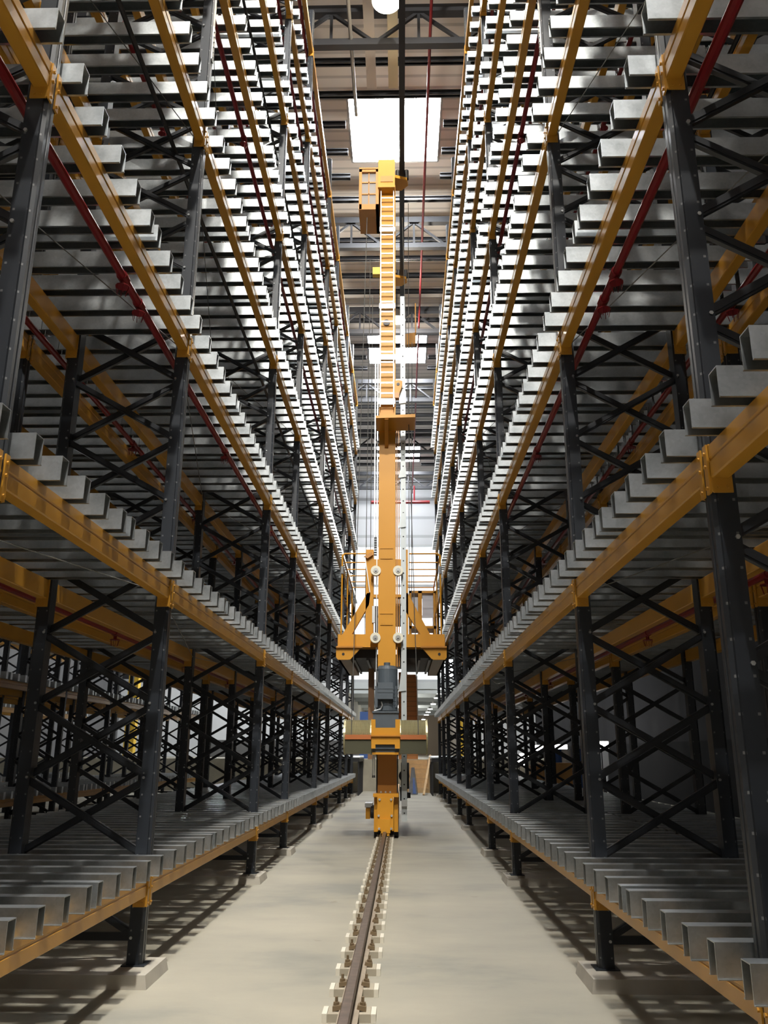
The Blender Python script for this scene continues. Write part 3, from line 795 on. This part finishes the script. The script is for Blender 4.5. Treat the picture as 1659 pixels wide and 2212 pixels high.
part(MB().box(ra0, ra1, KY-.01, KY+2.35, zb0, zb0+.09).box(ra1-.03, ra1, KY, KY+2.35, zb0, zt0), 'load_fork', UNDER, cr)
dk = MB()
n = 34
for i in range(n):
    y = KY+.3+2.0*i/n; dk.box(la1, x0-.02, y, y+.028, zb0+.05, zb0+.09); dk.box(x1+.08, ra0, y, y+.028, zb0+.05, zb0+.09)
for x in (la1+.02, la1+.2, x1+.12, x1+.3, ra0-.05): dk.box(x, x+.03, KY+.25, KY+2.3, zb0+.02, zb0+.05)
dk.box(la1, ra0, KY+.45, KY+2.3, zb0+.10, zb0+.12)
dk.box(la1, x0-.02, KY+.26, KY+.28, zb0+.05, zt0+.02); dk.box(x1+.02, ra0, KY+.26, KY+.28, zb0+.05, zt0+.02)
part(dk, 'carriage_deck', DECKBLK, cr)
part(rb(726, 1395.5, 783, 1399, KY-.10, .1), 'flange_shadow_strip', CRANED, cr); part(rb(909, 1395.5, 965, 1399, KY-.10, .1), 'flange_shadow_strip', CRANED, cr)  # darker strips paint the shadow line along the beam's lower edge
# uprights, braces
part(rb(791, 1187, 806, 1370, KY+.02, .2), 'carriage_post', CRANE, cr)
part(rb(873, 1187, 882, 1370, KY+.02, .2), 'carriage_post', CRANE, cr)
part(poly([(793, 1281), (800, 1281), (797, 1306), (760, 1370), (740, 1370)], KY+.02, .1), 'carriage_strut', CRANE, cr)
part(poly([(876, 1281), (881, 1281), (929, 1370), (908, 1370), (877, 1322)], KY+.02, .1), 'carriage_strut', CRANE, cr)
part(rb(800, 1284, 818, 1291, KY+.05, .1).add(rb(854, 1284, 876, 1290, KY+.05, .1)), 'cross_tie', CRANE, cr)
part(rb(807, 1208, 818, 1226, KY+.04, .06).add(rb(854, 1208, 868, 1226, KY+.04, .06)), 'roller_bracket', CRANE, cr)
part(rb(854, 1292, 868, 1307, KY+.3, .08), 'sensor_box', ZINC, cr)
part(rb(804, 1309, 810, 1345, KY+.0, .05), 'damper', ZINC, cr)
part(rb(855, 1309, 866, 1352, KY+.3, .08), 'cable_chain', DARK, cr); part(rb(810, 1309, 816, 1370, KY+.3, .08), 'cable_chain', DARK, cr)
part(MB().bar((*[at(788, 1200, KY)[0]], KY-.02, at(788, 1200, KY)[1]), (at(799, 1280, KY)[0], KY-.02, at(799, 1280, KY)[1]), .012, .012), 'tie_strap', ZINC, cr)
part(poly([(786, 1202), (803, 1192), (806, 1198), (794, 1206)], KY-.03, .06), 'lug', CRANED, cr)
for px, py in ((812.5, 1237), (860, 1237), (811.5, 1380.5), (860, 1380.5)):
    x, z = at(px, py, KY); rr = .068
    ro = part(MB().tube((x, MY-.02, z), (x, MY+.06, z), rr, 28), 'guide_wheel', CREAM, cr)
    part(MB().tube((x, MY-.028, z), (x, MY-.02, z), rr*.5, 20).tube((x, MY-.045, z), (x, MY-.028, z), rr*.18, 10), 'hub', SHADE, ro)
# handrails of the carriage
def rail3(pts, r=.011): return MB().path(pts, r, 8)
for sx, xa, xb in (('l', 738, 790), ('r', 952, 884)):
    A = lambda px, py, Y: (at(px, py, Y)[0], Y, at(px, py, Y)[1])
    zt_ = at(xa, 1196, KY)[1]; zbm = at(xa, 1370, KY)[1]; X = at(xa, 1300, KY)[0]; Xi = at(xb, 1300, KY)[0]
    g = rail3([(X, KY, zbm), (X, KY, zt_-.04), (X+(.03 if sx == 'l' else -.03), KY, zt_), (Xi, KY, zt_)])
    for q in range(1, 6):
        yy = KY+2.3*q/5
        g.path([(X, yy, zt_-.02), (Xi, yy, zt_-.02)], .009)
    g.path([(X, KY, zt_-.02), (X, KY+2.3, zt_-.02)], .011); g.path([(X, KY, (zt_+zbm)/2), (X, KY+2.3, (zt_+zbm)/2)], .009)
    for q in (0, 1, 2): g.path([(X, KY+1.15*q, zbm), (X, KY+1.15*q, zt_-.02)], .011)
    part(g, 'handrail', CRANE, cr)
    part(MB().tube((X, KY-.01, zt_-.28), (X, KY-.01, zt_-.18), .02, 8), 'rail_clamp', ZINC, cr)
# operator cab at the rear of the carriage
QY = KY+1.9
cb = MB()
for r_ in ((884, 1276, 889, 1372), (903, 1276, 912, 1372), (936, 1278, 943, 1372), (884, 1276, 943, 1281), (884, 1352, 943, 1358)): rb(*r_, QY, .5, cb)
co = part(cb, 'operator_cab', CRANE, cr)
part(rb(912, 1286, 936, 1334, QY+.05, .02).add(rb(889, 1290, 903, 1340, QY+.05, .02)), 'cab_window', mat('cab_glass', (0.55, 0.56, 0.62), 0.4), co)
# rear mast side: copper ribbed cabinets
part(rb(861, 1452, 880, 1480, MY+1.9, .4), 'switch_cabinet', COPPER, cr)
part(rb(861, 1484, 880, 1640, MY+2.0, .5), 'switch_cabinet', COPPER, cr)
part(rb(875, 1457, 900, 1640, MY+1.7, .5).add(rb(899, 1460, 903, 1640, MY+1.6, .7)), 'switch_cabinet', COPPER, cr)
part(rb(796, 1444, 807, 1640, MY+.9, .15), 'rear_column', mat('brown_steel', (0.25, 0.13, 0.06), 0.5), cr)
# drive motor left and cable reel right at the foot
part(rb(790, 1746, 799, 1769, CY+.7, .3), 'drive_bracket', CRANE, cr)
x, z = at(801, 1750, CY+.7); part(MB().tube((x, CY+.75, z-.02), (x+.05, CY+.75, z-.02), .085, 20), 'drive_wheel', DARK, cr)
part(rb(788, 1735, 804, 1744, CY+.7, .3), 'drive_cover', ZINC, cr)
m = rb(866, 1648, 884, 1704, MY+.35, .5); rb(864, 1700, 880, 1730, MY+.3, .5, m); rb(866, 1712, 887, 1724, MY+.5, .2, m)
part(m, 'cable_box', DARK, cr)
x, z = at(873, 1676, MY+.3); part(MB().tube((x, MY+.3, z), (x, MY+.35, z), .07, 20), 'reel', DARK, cr)
part(rb(868, 1728, 880, 1742, MY+.05, .2), 'switch_box', ZINC, cr)
part(rb(804, 1630, 806, 1680, MY-.1, .02).add(rb(808, 1630, 810, 1680, MY-.1, .02)).add(rb(804, 1675, 811, 1680, MY-.1, .02)), 'rope_bracket', ZINC, cr)
# platform beyond the mast, right
part(poly([(869, 722), (898, 718), (898, 742), (869, 745)], MY+1.8, .1), 'service_platform', CRANE, cr)
part(rb(896, 655, 899, 722, MY+1.8, .06), 'platform_post', CRANE, cr)
# hoist ropes
def rope(a, b): return MB().tube(a, b, .0055, 6)
for (pa, pb) in (((793, 470), (761, 1572)), ((869, 470), (903, 1572))):
    xa_, za_ = at(*pa, MY); xb_, _ = at(*pb, WY)
    part(rope((xb_, WY-R-.004, zc+.02), (xa_, MY, za_)), 'hoist_rope', ROPE, cr)
for (pa, pb) in (((800, 560), (788, 1380)), ((805, 640), (799, 1360)), ((882, 440), (884, 1380)), ((890, 740), (889, 1380))):
    xa_, za_ = at(*pa, KY+.15); xb_, zb_ = at(*pb, KY+.15)
    part(rope((xb_, KY+.15, zb_), (xa_, KY+.15, za_)), 'counter_rope', ROPE, cr)

# ---------------------------------------------------------------- far end of the aisle
# conveyor stands either side, steps, plank, sheeting
for sd, x0_, x1_ in (('left', -1.40, -1.06), ('right', .74, 1.10)):
    t = thing('conveyor', (x0_, 21.6, 0), 'roller conveyor on black legs at the end of the %s rack' % sd, 'conveyor')
    m = MB()
    for q in range(6):
        y = 21.6+.42*q
        for x in (x0_, x1_-.04): m.box(x, x+.035, y, y+.035, 0, .82)
    part(m, 'leg', DARK, t)
    part(MB().box(x0_-.6 if sd == 'left' else x0_, x1_ if sd == 'left' else x1_+.6, 21.55, 24.2, .80, .87), 'conveyor_frame', DARK, t)
    m = MB()
    for q in range(24): m.tube((x0_-.5 if sd == 'left' else x0_, 21.7+.1*q, .91), (x1_ if sd == 'left' else x1_+.5, 21.7+.1*q, .91), .035, 8)
    part(m, 'roller', ZINC, t)
t = thing('wooden_steps', (0.2, 23.2, 0), 'pale wooden steps up to the raised floor at the end of the aisle', 'steps')
for q in range(7):
    z0_ = .12*q; part(MB().box(.02, .70, 23.3+.14*q, 24.3, z0_, z0_+.115), 'plank', WOOD, t)
part(MB().box(-.02, .02, 23.28, 24.3, 0, .86).box(.70, .74, 23.28, 24.3, 0, .86), 'stringer', WOOD, t)
tag(MB().bar((at(915, 1712, 21.9)[0], 21.9, 0.01), (at(930, 1632, 23)[0], 23.2, at(930, 1632, 23)[1]), .05, .05).build('timber_plank', WOOD), 'long timber plank leaning against the right conveyor', 'plank')
m = MB(); c = (at(893, 1694, 22.4)[0], 22.4); z1_ = at(893, 1658, 22.4)[1]; z0_ = .25
m.ext([(c[0]-.13, 22.3, 0.0), (c[0]+.10, 22.3, 0.0), (c[0]+.12, 22.6, 0.0), (c[0]-.10, 22.6, 0.0)], [(c[0]-.05, 22.4, z1_), (c[0]+.03, 22.4, z1_), (c[0]+.03, 22.5, z1_), (c[0]-.04, 22.5, z1_)])
tag(m.build('draped_sheet', CLOTH), 'grey sheet draped in a peak in front of the wooden steps', 'sheet')
m = MB(); m.ext([(c[0]-.02, 22.28, .02), (c[0]+.07, 22.28, .02), (c[0]+.07, 22.31, .02), (c[0]-.02, 22.31, .02)], [(c[0]-.01, 22.36, z1_*.62), (c[0]+.02, 22.36, z1_*.62), (c[0]+.02, 22.39, z1_*.62), (c[0]-.01, 22.39, z1_*.62)])
tag(m.build('folded_tarpaulin', BLUE), 'dark blue strip of tarpaulin on the grey sheet', 'tarpaulin')
x, z = at(787, 1548, 27); tag(MB().box(x-.14, x+.14, 27, 27.3, .85, z+.15).build('machine_cabinet', BLUE, org=(x, 27, .85)), 'blue machine cabinet on the raised floor left of the mast', 'cabinet')
# next hall: beams and two rows of lamps
for i in range(9):
    y = 37+3.4*i
    tag(MB().box(-2.6, 3.2, y, y+.18, 3.78, 4.05).build('ceiling_beam', BRIGHTG, org=(0, y, 3.9)), 'pale ceiling beam of the low hall beyond, %s from its entrance' % ORD[i], 'beam', 'ceiling beams of the hall beyond')
tag(MB().box(-2.2, 2.4, 35.7, 35.9, 3.62, 3.90).box(-2.2, 2.4, 35.6, 35.65, 3.42, 3.56).build('lintel_beam', BRIGHTG, org=(0, 35.8, 3.6)), 'pale lintel beam above the opening at the aisle end', 'beam')
for i, y in enumerate((33.5, 36.1, 39.1, 43.9, 48.9, 52.7, 56.5, 64.0)):
    t = thing('hall_lamp', (1.62, y, 3.5), 'white lamp in the receding row of the hall beyond, %s nearest' % ORD[i], 'lamp', 'row of lamps in the hall beyond')
    part(MB().tube((1.62, y, 3.44), (1.62, y, 3.47), .09+.0010*y, 16), 'lens', LIGHTW, t)
    part(MB().tube((1.62, y, 3.47), (1.62, y, 3.58), .11, 16, .06), 'housing', SHADE, t)
    part(MB().tube((1.62, y, 3.58), (1.62, y, 4.05), .01, 5), 'rod', SHADE, t)
tag(MB().box(1.60, 1.64, 33.3, 64.3, 4.0, 4.05).build('lamp_track', SHADE, org=(1.62, 33.3, 4.0)), 'thin grey track carrying the row of lamps into the hall beyond', 'track')
lamp('hall_fill_light', (0.3, 65, 3.3), HALL_W, .5, (1, .93, .85)); lamp('hall_fill_light', (0.3, 42, 3.3), HALL_W, .5, (1, .96, .88)); lamp('hall_fill_light', (0.3, 53, 3.3), HALL_W*1.3, .5, (1, .96, .88))  # bare point lights added to brighten the hall, without fixtures
# left side hall glimpsed between the racks: strip lights (unseen, added to brighten it), column, pipes, machine
for i, (x, y, z) in enumerate(((-7.3, 15.5, 5.5), (-7.3, 20.5, 5.5), (-4.2, 30.0, 6.0), (-7.0, 31.0, 6.0), (4.0, 30.0, 6.0))):
    t = thing('added_strip_light', (x, y, z), ('unseen strip light added behind the left racks, %s from the camera' % ORD[i]) if i < 4 else 'unseen strip light added beyond the end of the right rack', 'lamp', 'added strip lights beyond the racks')
    part(MB().box(x-.4, x+.4, y-.06, y+.06, z, z+.03), 'tube', LIGHTW, t); part(MB().box(x-.42, x+.42, y-.08, y+.08, z+.03, z+.09), 'housing', SHADE, t)
    part(MB().tube((x-.3, y, z+.09), (x-.3, y, 13.1), .008, 5).tube((x+.3, y, z+.09), (x+.3, y, 13.1), .008, 5), 'suspension_rod', SHADE, t)
    lamp('added_strip_glow', (x, y, z-.1), (1.5, 2.0, 9, 9, 3)[i]*SIDE_W, .25, (.95, .98, 1), t)
x, z = at(281, 1560, 29); tag(MB().box(x-.17, x+.17, 29, 29.3, .85, 3.6).build('gantry_column', YEL, org=(x, 29, .85)), 'yellow gantry column standing in the lit left hall', 'column')
x, z = at(998, 1590, 29); tag(MB().box(x-.15, x+.15, 29, 29.3, .85, 3.4).build('gantry_column', YEL, org=(x, 29, .85)), 'yellow gantry column standing behind the right rack end', 'column')
tag(MB().path([(at(425, 1571, 33)[0], 33, at(425, 1571, 33)[1]), (at(390, 1574, 33)[0], 33, at(390, 1574, 33)[1]), (at(390, 1574, 33)[0], 33, .85)], .06, 8).build('standpipe', RED), 'red standpipe with elbow in the lit left hall', 'pipe')
tag(MB().box(-8, -1.5, 34.2, 34.6, .85, 1.5).build('machine_line', mat('machine_grey', (0.10, 0.10, 0.10), 0.5)), 'low dark machine line along the far wall of the left hall', 'machine')
# right side: work lamps, crate, drums
lamp('right_fill_light', (4.6, 21.5, 1.8), SIDE_W*.12, .2, (.95, .97, 1))  # bare fill light added on this side, without a fixture
for i, (px, py, Y) in enumerate(((1300, 1609, 21), (1212, 1615, 23), (1164, 1616, 25), (1136, 1634, 24), (1122, 1646, 22))):
    x, z = at(px, py, Y)
    t = thing('work_lamp', (x, Y, z), 'glaring white work lamp on a stand behind the right rack, %s from the right' % ORD[i], 'lamp', 'work lamps on the right')
    part(MB().box(x-.16, x+.16, Y, Y+.04, z-.07, z+.07), 'lens', LIGHTW, t); part(MB().box(x-.18, x+.18, Y+.04, Y+.12, z-.09, z+.09), 'housing', SHADE, t)
    part(MB().tube((x, Y+.08, z-.09), (x, Y+.08, 0), .015, 6), 'stand', DARK, t)
x, z = at(1208, 1648, 18); tag(MB().cbox(x-.35, x+.26, 18, 18.6, 0, z, .02).build('plywood_crate', PLY, org=(x, 18, 0)), 'orange plywood crate standing behind the right rack', 'crate')
x, z = at(1165, 1652, 18.3); tag(MB().cbox(x-.16, x+.1, 18.3, 18.7, 0, z, .02).build('plywood_crate', PLY, org=(x, 18.3, 0)), 'narrow plywood crate left of the large orange crate', 'crate')
for i, (px, mt, lab) in enumerate(((1202, BLUE, 'blue steel drum behind the orange plywood crate'), (1218, WALLW, 'white steel drum behind the orange plywood crate'), (1250, BLUE, 'blue steel drum right of the plywood crate'))):
    x, z = at(px, 1618, 20); tag(MB().tube((x, 20, 0), (x, 20, z), .17, 20).build('steel_drum', mt, org=(x, 20, 0)), lab, 'drum')
x, z = at(1297, 1622, 22.5); tag(MB().box(x-.24, x+.2, 22.5, 22.6, at(1297, 1660, 22.5)[1], z).box(x-.2, x-.17, 22.5, 22.6, 0, .7).box(x+.13, x+.16, 22.5, 22.6, 0, .7).build('white_board', WALLW, org=(x, 22.5, 1)), 'white board lit under the rightmost work lamp', 'board')
